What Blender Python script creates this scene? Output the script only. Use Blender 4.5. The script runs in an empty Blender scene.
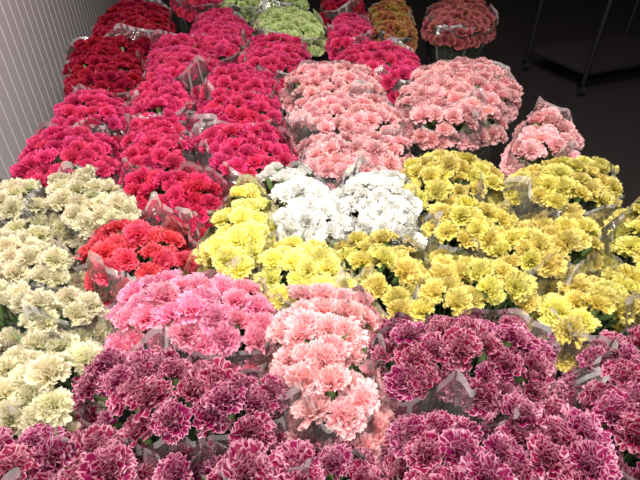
import bpy, math, random
from mathutils import Vector, Quaternion, noise
f=502.0; P=math.radians(38); H=0.76; ZT=0.62
# carnation bunches: colour code + footprint outline of the flower mass on the stand, centimetres
B='''pu 11,70 25,75 41,72 46,64 42,53 26,50 13,52 10,59
pu 11,49 27,49 43,53 46,45 47,38 40,33 12,33
pu 50,64 65,69 78,64 64,43 49,39 47,47
pu 82,64 100,66 104,44 72,40
lp -8,79 2,83 12,80 11,58 12,52 9,45 -2,45 -11,56 -11,65
mp -47,71 -45,83 -35,89 -20,87 -8,80 -9,65 -20,62 -41,63
pu -45,55 -41,63 -23,63 -10,59 -5,52 -7,45 -21,43 -37,45
pu -60,44 -42,47 -29,44 -25,35 -54,33
pu -27,41 -8,43 -4,35 -23,33
pu -6,43 8,45 10,35 -4,33
wh -20,134 -8,137 6,121 8,104 0,96 -9,98 -15,113
wh 2,127 17,134 27,128 28,110 25,97 11,100 7,113
ye -25,126 -19,128 -11,108 -13,93 -17,81 -28,85 -29,99
ye -17,92 -8,101 7,96 10,83 7,76 -6,76 -15,79
dy 22,137 35,145 54,144 55,128 42,117 25,114
dy 57,134 76,142 91,139 89,123 76,112 57,114 53,122
dy 27,110 41,116 54,110 45,96 28,95
dy 38,94 56,109 73,107 68,92 55,85 41,86
dy 3,101 18,100 26,91 22,76 15,68 11,76 4,89
dy 26,90 38,90 49,81 44,72 33,73 18,69 17,76
dy 49,80 64,87 73,85 66,71 52,63 44,71
dy 77,110 92,119 108,109 93,85 75,85 71,95
dy 73,83 99,83 89,64 66,69
cr -80,128 -68,134 -49,115 -47,103 -58,103 -74,110
cr -107,120 -80,127 -74,108 -99,107
cr -100,104 -76,107 -60,95 -54,82 -66,81 -87,82
cr -87,79 -57,81 -45,77 -46,69 -56,68 -80,68
cr -78,65 -52,68 -40,63 -40,57 -45,51 -44,46 -66,45
co -59,93 -55,107 -34,106 -30,88 -37,81 -52,82
cm -61,130 -31,130 -25,115 -32,104 -44,107 -56,118
hp -96,137 -100,160 -74,164 -61,134 -75,126 -91,126
hp -101,173 -98,196 -77,194 -68,166 -91,161
hp -66,151 -69,170 -47,170 -41,144 -41,131 -61,133
hp -75,189 -72,210 -54,208 -47,171 -67,169
hp -51,205 -48,225 -21,222 -17,194 -44,189
hp -48,175 -44,190 -16,190 -13,166 -45,165
hp -44,151 -43,165 -12,165 -8,144 -15,129 -29,130
hp -80,230 -88,271 -54,267 -47,230 -54,208 -74,208
dr -115,223 -127,267 -92,267 -75,215 -80,194 -102,197
dr -125,287 -134,344 -97,344 -79,282 -92,269 -117,269
hp -70,278 -73,324 -46,319 -36,278 -40,244 -61,244
hp -39,244 -36,274 -7,267 -4,230 -18,220 -34,222
gr -39,297 -34,331 -3,324 4,278 -10,264 -35,282
hp 4,278 9,310 27,306 28,267 7,254
hp 4,230 12,257 41,260 49,230 42,205 28,212
lp -16,200 -14,230 28,230 27,194 4,190
lp -12,168 -10,191 26,191 31,171 26,159 -8,159
lp -8,141 -5,158 28,158 32,144 25,131 -4,130
lp 32,192 39,230 84,236 83,200 72,184 37,184
lp 30,171 34,182 70,182 67,166 38,162
lp 63,151 78,177 89,175 87,151 79,137 61,137
cm -98,358 -110,412 -78,412 -50,367 -74,331
gr -66,339 -55,379 -14,373 -6,334 -36,339
dr 0,324 3,379 29,379 27,324
va 26,287 32,344 57,344 52,282 41,267
sa 58,293 71,350 109,350 101,297 75,282'''
BUN=[]
for l in B.split('\n'):
    q=l.split(); BUN.append((q[0],[tuple(float(v)/100 for v in k.split(',')) for k in q[1:]]))

sc=bpy.context.scene
sc.view_settings.view_transform='Standard'
sc.view_settings.look='None'
coll=sc.collection

def lin(c):
    return tuple((v/255/12.92 if v/255<=0.04045 else ((v/255+0.055)/1.055)**2.4) for v in c)+(1,)
def mat(name):
    m=bpy.data.materials.new(name); m.use_nodes=True; nt=m.node_tree; nt.nodes.clear()
    return m,nt,nt.nodes.new('ShaderNodeOutputMaterial')
def simple(name,col,rough=.6,metal=0,nscale=8,namt=.15,bump=0):
    m,nt,out=mat(name); N=nt.nodes.new; L=nt.links.new
    b=N('ShaderNodeBsdfPrincipled'); b.inputs['Roughness'].default_value=rough; b.inputs['Metallic'].default_value=metal
    tc=N('ShaderNodeTexCoord'); n=N('ShaderNodeTexNoise'); n.inputs['Scale'].default_value=nscale; n.inputs['Detail'].default_value=4
    L(tc.outputs['Object'],n.inputs['Vector'])
    mx=N('ShaderNodeMix'); mx.data_type='RGBA'
    c=lin(col); mx.inputs[6].default_value=tuple(v*(1-namt) for v in c[:3])+(1,); mx.inputs[7].default_value=tuple(min(1,v*(1+namt)) for v in c[:3])+(1,)
    L(n.outputs['Fac'],mx.inputs[0]); L(mx.outputs[2],b.inputs['Base Color'])
    if bump:
        bp=N('ShaderNodeBump'); bp.inputs['Strength'].default_value=bump; L(n.outputs['Fac'],bp.inputs['Height']); L(bp.outputs[0],b.inputs['Normal'])
    L(b.outputs[0],out.inputs[0]); return m

def petalmat(name,base,mid,edge,streak=0,edgepos=.8,hv=.02,streakcol=None,thr=.5,sfreq=8):
    m,nt,out=mat(name); N=nt.nodes.new; L=nt.links.new
    at=N('ShaderNodeAttribute'); at.attribute_name='petal'
    sp=N('ShaderNodeSeparateColor'); L(at.outputs['Color'],sp.inputs[0])
    r=N('ShaderNodeValToRGB'); e=r.color_ramp.elements
    e[0].position=0.15; e[0].color=lin(base); e[1].position=1; e[1].color=lin(edge)
    k=e.new(.55); k.color=lin(mid); k=e.new(edgepos); k.color=lin(mid)
    L(sp.outputs[0],r.inputs[0]); col=r.outputs[0]
    if streak:
        cb=N('ShaderNodeCombineXYZ')
        m1=N('ShaderNodeMath'); m1.operation='MULTIPLY'; m1.inputs[1].default_value=sfreq; L(sp.outputs[2],m1.inputs[0])
        m2=N('ShaderNodeMath'); m2.operation='MULTIPLY'; m2.inputs[1].default_value=60; L(sp.outputs[1],m2.inputs[0])
        m3=N('ShaderNodeMath'); m3.operation='MULTIPLY'; m3.inputs[1].default_value=1.2; L(sp.outputs[0],m3.inputs[0])
        L(m1.outputs[0],cb.inputs[0]); L(m2.outputs[0],cb.inputs[1]); L(m3.outputs[0],cb.inputs[2])
        n=N('ShaderNodeTexNoise'); n.inputs['Scale'].default_value=1; n.inputs['Detail'].default_value=2; L(cb.outputs[0],n.inputs['Vector'])
        rr=N('ShaderNodeValToRGB'); rr.color_ramp.elements[0].position=thr; rr.color_ramp.elements[1].position=thr+.1; L(n.outputs['Fac'],rr.inputs[0])
        mm=N('ShaderNodeMath'); mm.operation='MULTIPLY'; mm.inputs[1].default_value=streak; L(rr.outputs[0],mm.inputs[0])
        mx=N('ShaderNodeMix'); mx.data_type='RGBA'; L(mm.outputs[0],mx.inputs[0]); L(col,mx.inputs[6]); mx.inputs[7].default_value=lin(streakcol or edge); col=mx.outputs[2]
    oi=N('ShaderNodeObjectInfo'); hs=N('ShaderNodeHueSaturation')
    a=N('ShaderNodeMapRange'); a.inputs[3].default_value=.5-hv; a.inputs[4].default_value=.5+hv; L(oi.outputs['Random'],a.inputs[0]); L(a.outputs[0],hs.inputs['Hue'])
    w=N('ShaderNodeTexWhiteNoise'); w.noise_dimensions='1D'; L(oi.outputs['Random'],w.inputs['W'])
    b=N('ShaderNodeMapRange'); b.inputs[3].default_value=.88; b.inputs[4].default_value=1.08; L(w.outputs['Value'],b.inputs[0]); L(b.outputs[0],hs.inputs['Value'])
    L(col,hs.inputs['Color'])
    d=N('ShaderNodeBsdfPrincipled'); d.inputs['Roughness'].default_value=.55; d.inputs['Specular IOR Level'].default_value=.35
    tr=N('ShaderNodeBsdfTranslucent'); ms=N('ShaderNodeMixShader'); ms.inputs[0].default_value=.4
    L(hs.outputs[0],d.inputs['Base Color']); L(hs.outputs[0],tr.inputs[0]); L(d.outputs[0],ms.inputs[1]); L(tr.outputs[0],ms.inputs[2]); L(ms.outputs[0],out.inputs[0])
    return m
MATS={
'hp':('hot_pink_carnation_bunch',petalmat('petal_hot_pink',(205,15,80),(226,38,108),(243,95,150),hv=.01)),
'cm':('crimson_carnation_bunch',petalmat('petal_crimson',(198,12,55),(220,32,84),(240,80,125),hv=.01)),
'dr':('dark_red_carnation_bunch',petalmat('petal_dark_red',(128,5,26),(162,12,46),(195,36,74),hv=.008)),
'co':('coral_red_carnation_bunch',petalmat('petal_coral',(212,30,60),(232,56,90),(250,120,140),hv=.01)),
'mp':('pink_carnation_bunch',petalmat('petal_pink',(240,88,140),(248,135,175),(253,195,215),hv=.012)),
'lp':('light_pink_carnation_bunch',petalmat('petal_light_pink',(246,150,158),(250,184,189),(254,216,216),hv=.01)),
'wh':('white_carnation_bunch',petalmat('petal_white',(248,248,230),(255,254,248),(255,255,252),hv=.004)),
'ye':('yellow_carnation_bunch',petalmat('petal_yellow',(246,230,90),(252,242,122),(254,251,180),hv=.008)),
'dy':('golden_yellow_carnation_bunch',petalmat('petal_golden',(212,200,66),(234,222,98),(245,237,160),.3,hv=.012,streakcol=(214,186,92))),
'cr':('cream_carnation_bunch',petalmat('petal_cream',(200,208,138),(232,232,184),(244,239,216),.4,hv=.015,streakcol=(236,208,194))),
'gr':('pale_green_carnation_bunch',petalmat('petal_pale_green',(170,195,95),(205,224,145),(225,236,180),hv=.01)),
'pu':('purple_carnation_bunch',petalmat('petal_purple',(116,3,54),(150,15,82),(240,172,196),.92,edgepos=.93,hv=.012,streakcol=(248,192,210),thr=.55,sfreq=9)),
'va':('variegated_orange_carnation_bunch',petalmat('petal_orange',(130,40,30),(170,68,48),(195,150,90),.6,hv=.05,streakcol=(190,165,90))),
'sa':('salmon_carnation_bunch',petalmat('petal_salmon',(150,50,55),(178,80,84),(205,125,120),hv=.02)),
}
M_green=simple('calyx_green',(120,150,90),.55,nscale=60)
M_stem=simple('stem_green',(92,126,76),.6,nscale=30)
M_bucket=simple('bucket_plastic',(26,26,30),.4)
M_floor=simple('concrete_floor',(46,40,40),.75,nscale=5,namt=.35,bump=.1)
M_wall=simple('wall_panel_paint',(226,218,220),.5,nscale=2,namt=.04)
M_dark=simple('dark_wall_paint',(40,33,34),.8)
M_metal=simple('trolley_steel',(34,31,33),.5,metal=.3)
def cello(name,haze,base,rough):
    m,nt,out=mat(name); N=nt.nodes.new; L=nt.links.new
    lw=N('ShaderNodeFresnel'); lw.inputs[0].default_value=1.5
    tc=N('ShaderNodeTexCoord'); n=N('ShaderNodeTexNoise'); n.inputs['Scale'].default_value=9; n.inputs['Detail'].default_value=2; n.inputs['Distortion'].default_value=2.5
    L(tc.outputs['Object'],n.inputs['Vector'])
    bp=N('ShaderNodeBump'); bp.inputs['Strength'].default_value=1; bp.inputs['Distance'].default_value=.02; L(n.outputs['Fac'],bp.inputs['Height'])
    L(bp.outputs[0],lw.inputs['Normal'])
    t=N('ShaderNodeBsdfTransparent'); t.inputs[0].default_value=(.985,.985,.985,1)
    g=N('ShaderNodeBsdfGlossy'); g.inputs['Roughness'].default_value=rough; L(bp.outputs[0],g.inputs['Normal'])
    mm=N('ShaderNodeMath'); mm.operation='MULTIPLY_ADD'; mm.inputs[1].default_value=1.0; mm.inputs[2].default_value=base; mm.use_clamp=True; L(lw.outputs[0],mm.inputs[0])
    s=N('ShaderNodeMixShader'); L(mm.outputs[0],s.inputs[0]); L(t.outputs[0],s.inputs[1]); L(g.outputs[0],s.inputs[2])
    d=N('ShaderNodeBsdfDiffuse'); d.inputs[0].default_value=(.9,.9,.91,1)
    s2=N('ShaderNodeMixShader'); s2.inputs[0].default_value=haze; L(s.outputs[0],s2.inputs[1]); L(d.outputs[0],s2.inputs[2]); L(s2.outputs[0],out.inputs[0])
    return m
M_cello=cello('cellophane',.055,.13,.11)
M_hem_glint=cello('cellophane_hem_glint',.3,.25,.2)  # whiter film: sleeve hem, plus strips painted on as glints

def head_mesh(seed,n=44):
    R=random.Random(seed); V=[];F=[];C=[];mi=[]
    nv,nu=4,12
    lean=Vector((R.uniform(-.2,.2),R.uniform(-.2,.2),0))
    for i in range(n):
        fr=(i+.5)/n; phi=i*2.39996+R.uniform(-.5,.5)
        th=math.radians(2+86*fr**.85+R.uniform(-16,16))
        L=.027+.008*fr+R.uniform(-.004,.004); W=R.uniform(.0095,.0145)*(.9+.28*fr)
        ph=R.uniform(0,6.28); k=R.choice([1.5,2,2.5,3]); A=R.uniform(.0026,.0056); rv=R.random(); tw=R.uniform(-1.1,1.1)
        cup=R.uniform(-.006,.006)
        er=Vector((math.cos(phi),math.sin(phi),0)); et=Vector((-math.sin(phi),math.cos(phi),0)); ez=(Vector((0,0,1))+lean).normalized()
        b0=len(V); pos=er*.003*fr
        for j in range(nv+1):
            s=j/nv
            if j:
                ang=th*min(1,(s*1.05))**.8
                d=er*math.sin(ang)+ez*math.cos(ang); pos=pos+d*(L/nv)
            else: d=ez.copy(); ang=0
            nrm=er*math.cos(ang)-ez*math.sin(ang)
            w=W*(.14+.86*s**1.1)
            lat=(et*math.cos(tw*s)+nrm*math.sin(tw*s)); n2=(nrm*math.cos(tw*s)-et*math.sin(tw*s))
            for q in range(nu+1):
                u=q/nu*2-1
                pp=pos+lat*(w*u)-d*(L*.2*u*u*s)+n2*(A*s**1.6*math.sin(u*math.pi*k+ph)+cup*u*u*s)
                if j==nv: pp=pp+d*(.0024*(1 if q%2 else -1)*R.uniform(.3,1))+n2*R.uniform(-.0015,.0015)
                V.append(pp); C.append((s,rv,q/nu,1))
        for j in range(nv):
            for q in range(nu):
                a=b0+j*(nu+1)+q; F.append((a,a+1,a+nu+2,a+nu+1)); mi.append(0)
    b0=len(V); prof=[(.0028,-.034),(.0062,-.030),(.0072,-.016),(.0078,-.004),(.0095,.006)]
    for r,z in prof:
        for q in range(10):
            a=q/10*6.2832; V.append(Vector((r*math.cos(a),r*math.sin(a),z+(.002*(q%2) if z>0 else 0)))); C.append((0,0,0,1))
    for j in range(len(prof)-1):
        for q in range(10):
            F.append((b0+j*10+q,b0+j*10+(q+1)%10,b0+(j+1)*10+(q+1)%10,b0+(j+1)*10+q)); mi.append(1)
    me=bpy.data.meshes.new('carnation_head'); me.from_pydata([tuple(v) for v in V],[],F); me.update()
    me.materials.append(M_green); me.materials.append(M_green)
    me.polygons.foreach_set('material_index',mi); me.polygons.foreach_set('use_smooth',[True]*len(F))
    at=me.color_attributes.new('petal','FLOAT_COLOR','POINT'); at.data.foreach_set('color',[x for c in C for x in c])
    return me
BASE=[head_mesh(s) for s in range(8)]
HM={}
for k,(nm,m) in MATS.items():
    HM[k]=[]
    for b in BASE:
        c=b.copy(); c.materials[0]=m; HM[k].append(c)

def area(pl): return sum(pl[i][0]*pl[(i+1)%len(pl)][1]-pl[(i+1)%len(pl)][0]*pl[i][1] for i in range(len(pl)))/2
def inside(x,y,pl):
    r=False; n=len(pl)
    for i in range(n):
        a=pl[i];b=pl[(i+1)%n]
        if (a[1]>y)!=(b[1]>y) and x<(b[0]-a[0])*(y-a[1])/(b[1]-a[1])+a[0]: r=not r
    return r
def edged(x,y,pl):
    best=9;n=len(pl)
    for i in range(n):
        a=Vector(pl[i]);b=Vector(pl[(i+1)%n]);q=Vector((x,y));t=max(0,min(1,(q-a).dot(b-a)/max(1e-9,(b-a).length_squared)))
        best=min(best,(q-a-(b-a)*t).length)
    return best
def chaikin(pl,k=2):
    for _ in range(k):
        o=[];n=len(pl)
        for i in range(n):
            a=Vector(pl[i]);b=Vector(pl[(i+1)%n]); o+= [tuple(a*.8+b*.2),tuple(a*.2+b*.8)]
        pl=o
    return pl
def resample(pl,m):
    n=len(pl);d=[0]
    for i in range(n): d.append(d[-1]+(Vector(pl[(i+1)%n])-Vector(pl[i])).length)
    o=[];j=0
    for i in range(m):
        s=d[-1]*i/m
        while d[j+1]<s: j+=1
        t=(s-d[j])/max(1e-9,d[j+1]-d[j]); o.append(tuple(Vector(pl[j]).lerp(Vector(pl[(j+1)%n]),t)))
    return o
def mesh_obj(name,V,F,mats,mi=None,smooth=True,parent=None,loc=None):
    me=bpy.data.meshes.new(name); me.from_pydata(V,[],F); me.update()
    for m in mats: me.materials.append(m)
    if mi: me.polygons.foreach_set('material_index',mi)
    if smooth: me.polygons.foreach_set('use_smooth',[True]*len(F))
    o=bpy.data.objects.new(name,me); coll.objects.link(o)
    if parent: o.parent=parent
    if loc: o.location=loc
    return o
def tube(V,F,pts,r0,r1,n=5):
    b=len(V)
    for i,q in enumerate(pts):
        q=Vector(q); d=(Vector(pts[min(i+1,len(pts)-1)])-Vector(pts[max(i-1,0)])).normalized()
        x=d.orthogonal().normalized(); y=d.cross(x); r=r0+(r1-r0)*i/(len(pts)-1)
        for k in range(n):
            a=k/n*6.2832; V.append(tuple(q+x*r*math.cos(a)+y*r*math.sin(a)))
    for i in range(len(pts)-1):
        for k in range(n): F.append((b+i*n+k,b+i*n+(k+1)%n,b+(i+1)*n+(k+1)%n,b+(i+1)*n+k))
def leaf(V,F,base,dirv,L,W,R):
    b=len(V); d=Vector(dirv).normalized(); side=d.cross(Vector((0,0,1))).normalized(); pos=Vector(base)
    for i in range(7):
        s=i/6; w=W*math.sin(math.pi*min(1,.12+.88*s))**.6*(1-s*.6) if s<1 else .0003
        V.append(tuple(pos-side*w)); V.append(tuple(pos-Vector((0,0,w*.5)))); V.append(tuple(pos+side*w))
        d=(d+Vector((0,0,-.18*s))+side*.04).normalized(); pos=pos+d*L/6
    for i in range(6):
        a=b+i*3; F.append((a,a+1,a+4,a+3)); F.append((a+1,a+2,a+5,a+4))

def bunch(kind,pl,idx):
    R=random.Random(idx*13+1)
    if area(pl)<0: pl=pl[::-1]
    rp=chaikin(pl,2); n=len(rp); cx=sum(v[0] for v in rp)/n; cy=sum(v[1] for v in rp)/n
    big={'pu':1.2,'lp':1.12,'mp':1.14}.get(kind,1.05)
    sp=.0405*big; hm=max(edged(cx,cy,rp),.04)
    root=bpy.data.objects.new(MATS[kind][0],None); root.location=(cx,cy,0); coll.objects.link(root)
    dome=min(.066,.52*hm); heads=[]
    x0=min(v[0] for v in rp);x1=max(v[0] for v in rp);y0=min(v[1] for v in rp);y1=max(v[1] for v in rp)
    rot=R.uniform(0,1.0); c,s=math.cos(rot),math.sin(rot); N=int(max(x1-x0,y1-y0)/sp)+3
    for i in range(-N,N+1):
        for j in range(-N,N+1):
            a=(i+.5*(j%2))*sp; b=j*sp*.87
            x=cx+a*c-b*s+R.uniform(-.011,.011); y=cy+a*s+b*c+R.uniform(-.011,.011)
            if not inside(x,y,rp): continue
            d=edged(x,y,rp)
            if d<.021: continue
            q=min(1,d/max(hm,.05)); z=ZT+.014-dome*(1-q)**1.7+R.uniform(-.014,.014)
            heads.append((x,y,z,.1+.55*(1-q)))
    m=max(6,int(sum((Vector(rp[i])-Vector(rp[(i+1)%n])).length for i in range(n))/(sp*.9)))
    for v in resample(rp,m):
        d=Vector((cx-v[0],cy-v[1])); dl=d.length; d=d/dl if dl else d
        heads.append((v[0]+d.x*.020,v[1]+d.y*.020,ZT-dome-.016+R.uniform(-.012,.010),1.0))
    for (x,y,z,t) in heads:
        o=bpy.data.objects.new('carnation_head',R.choice(HM[kind])); coll.objects.link(o); o.parent=root
        ou=Vector((x-cx,y-cy,0)); ou=ou.normalized() if ou.length>.004 else Vector((0,0,0))
        ax=(Vector((0,0,1))+ou*math.tan(min(t,1.2))*.9+Vector((R.uniform(-.38,.38),R.uniform(-.38,.38),0))).normalized()
        q=ax.to_track_quat('Z','Y')@Quaternion((0,0,1),R.uniform(0,6.28))
        o.rotation_mode='QUATERNION'; o.rotation_quaternion=q; o.location=(x-cx,y-cy,z-.012)
        sc_=big*R.uniform(.95,1.18); o.scale=(sc_,sc_*R.uniform(.9,1.1),sc_*R.uniform(.8,1.05))
    rb=max(.05,min(.13,hm*.85)); V=[];F=[]
    for (x,y,z,t) in heads:
        lx,ly=x-cx,y-cy; k=.55*rb/max(.08,math.hypot(x1-x0,y1-y0)/2)
        tube(V,F,[(lx*k,ly*k,.06),(lx*(.5+.5*k),ly*(.5+.5*k),.35),(lx*.96,ly*.96,z-.05)],.003,.0022)
        if R.random()<.6:
            a=R.uniform(0,6.28); leaf(V,F,(lx*.93,ly*.93,z-R.uniform(.04,.10)),(math.cos(a)*.5,math.sin(a)*.5,1),R.uniform(.06,.1),.0045,R)
    mesh_obj('stems_and_leaves',V,F,[M_stem],parent=root)
    # crinkled cellophane sleeve with hemmed lip; random whiter strips are painted-in glints
    m=130; top=resample(rp,m); V=[];F=[];mi=[]; zb=.16; ztop=ZT+R.uniform(-.005,.028)-dome*.4
    S=[j/14 for j in range(14)]+[.975,1.0]; lev=len(S)-1
    p1,p2=R.uniform(0,6),R.uniform(0,6); glints={R.randrange(m) for _ in range(7)}
    for s in S:
        z=zb+(ztop-zb)*s
        for i,v in enumerate(top):
            ox,oy=v[0]-cx,v[1]-cy; l=math.hypot(ox,oy); nx,ny=ox/l,oy/l; a=math.atan2(oy,ox)
            t=s**.75; pk=max(0,math.cos(a*2+p2))**6
            rr=rb*.8; x=nx*rr*(1-t)+(ox+nx*.010)*t; y=ny*rr*(1-t)+(oy+ny*.010)*t
            w=.0045*math.sin(a*11+p1)+.003*math.sin(a*23+p2+s*3)+.015*noise.noise(Vector((math.cos(a)*2.5,math.sin(a)*2.5,s*5+idx*7.3)))
            if s>.85: w-=(s-.85)*.14*(1+math.sin(a*2+p2))+(s-.85)*.15*pk
            zz=z+(s**4)*(.014*math.sin(a*3+p1)+.016*noise.noise(Vector((math.cos(a)*4,math.sin(a)*4,idx*3.1))))+(s**8)*.05*pk
            V.append((x+nx*w,y+ny*w,zz))
    for j in range(lev):
        for i in range(m):
            F.append((j*m+i,j*m+(i+1)%m,(j+1)*m+(i+1)%m,(j+1)*m+i))
            mi.append(1 if (j==lev-1 and R.random()<.75) or (i in glints and S[j]>.55) else 0)
    mesh_obj('cellophane_sleeve',V,F,[M_cello,M_hem_glint],mi=mi,parent=root)
    V=[];F=[];K=28; prof=[(0,0),(.78,0),(.98,.29),(1.06,.295),(1.06,.31),(.98,.31),(.94,.30),(.75,.02),(0,.02)]
    for r,z in prof:
        for k in range(K): a=k/K*6.2832; V.append((rb*r*math.cos(a),rb*r*math.sin(a),z))
    for j in range(len(prof)-1):
        for k in range(K): F.append((j*K+k,j*K+(k+1)%K,(j+1)*K+(k+1)%K,(j+1)*K+k))
    mesh_obj('bucket',V,F,[M_bucket],parent=root)
for i,(k,pl) in enumerate(BUN): bunch(k,pl,i)

def box(name,lo,hi,m,parent=None):
    V=[(x,y,z) for x in(lo[0],hi[0]) for y in(lo[1],hi[1]) for z in(lo[2],hi[2])]
    F=[(0,1,3,2),(4,6,7,5),(0,4,5,1),(2,3,7,6),(0,2,6,4),(1,5,7,3)]
    return mesh_obj(name,V,F,[m],smooth=False,parent=parent)
box('floor',(-3,-1.5,-.05),(4.5,6.5,0),M_floor)
box('ceiling',(-3,-1.5,3.0),(4.5,6.5,3.05),M_dark)
box('wall_back',(-3,6.5,0),(4.5,6.6,3),M_dark)
box('wall_right',(4.5,-1.5,0),(4.6,6.6,3),M_dark)
A0=Vector((-1.09,.75)); D=(Vector((-1.72,3.9))-A0).normalized(); Nn=Vector((D.y,-D.x))
V=[];F=[]; s=-1.5; pts=[]
while s<5:
    pts+= [(s,0),(s+.086,0),(s+.090,-.003),(s+.096,-.003)]; s+=.1
for (a,d) in pts:
    q=A0+D*a+Nn*d; V.append((q.x,q.y,0)); V.append((q.x,q.y,3.0))
for i in range(len(pts)-1): F.append((2*i,2*i+2,2*i+3,2*i+1))
b=len(V)
q0=A0+D*pts[0][0]-Nn*.06; q1=A0+D*pts[-1][0]-Nn*.06
V+=[(q0.x,q0.y,0),(q0.x,q0.y,3),(q1.x,q1.y,0),(q1.x,q1.y,3)]; F+=[(b,b+1,b+3,b+2)]
mesh_obj('wall_left',V,F,[M_wall],smooth=False)
tr=bpy.data.objects.new('flower_trolley',None); coll.objects.link(tr)
V=[];F=[]
def bar(a,b,r=.012): tube(V,F,[a,tuple((Vector(a)+Vector(b))/2),b],r,r,8)
cs=[(1.61,3.94),(1.83,3.42),(2.75,3.80),(2.53,4.32)]
for x,y in cs: bar((x,y,.08),(x,y,1.9),.016)
for z in(.15,1.88):
    for i in range(4): bar(cs[i]+(z,),cs[(i+1)%4]+(z,),.009)
mesh_obj('trolley_frame',V,F,[M_metal],parent=tr)
V=[(x,y,z) for z in(.15,.165) for x,y in cs]; F=[(0,1,2,3),(7,6,5,4)]+[(i,(i+1)%4,4+(i+1)%4,4+i) for i in range(4)]
mesh_obj('trolley_shelf',V,F,[M_dark],smooth=False,parent=tr)
V=[];F=[]
for x,y in cs:
    tube(V,F,[(x-.015,y,.04),(x,y,.04),(x+.015,y,.04)],.04,.04,14)
mesh_obj('casters',V,F,[M_bucket],parent=tr)

def alight(name,loc,rot,sx,sy,e,col):
    l=bpy.data.lights.new(name,'AREA'); l.shape='RECTANGLE'; l.size=sx; l.size_y=sy; l.energy=e; l.color=col
    o=bpy.data.objects.new(name,l); o.location=loc; o.rotation_euler=rot; coll.objects.link(o)
alight('ceiling_lamp',(.1,.85,2.6),(math.radians(5),0,0),1.1,.2,66,(1,.94,.88))
alight('ceiling_lamp.001',(-.4,2.2,2.8),(0,0,0),1.2,.2,15,(1,.94,.9))
alight('front_fill_lamp',(.0,-.7,2.4),(math.radians(40),0,0),1.2,.3,36,(1,.94,.88))  # unseen fill added behind the camera for frontal light
w=bpy.data.worlds.new('world'); sc.world=w; w.use_nodes=True
w.node_tree.nodes['Background'].inputs[0].default_value=(.95,.9,.93,1); w.node_tree.nodes['Background'].inputs[1].default_value=.5

cam=bpy.data.cameras.new('camera'); cam.sensor_width=36; cam.lens=36*f/640; cam.clip_start=.05
co=bpy.data.objects.new('camera',cam); co.location=(0,0,ZT+H); co.rotation_euler=(math.pi/2-P,0,0); coll.objects.link(co); sc.camera=co
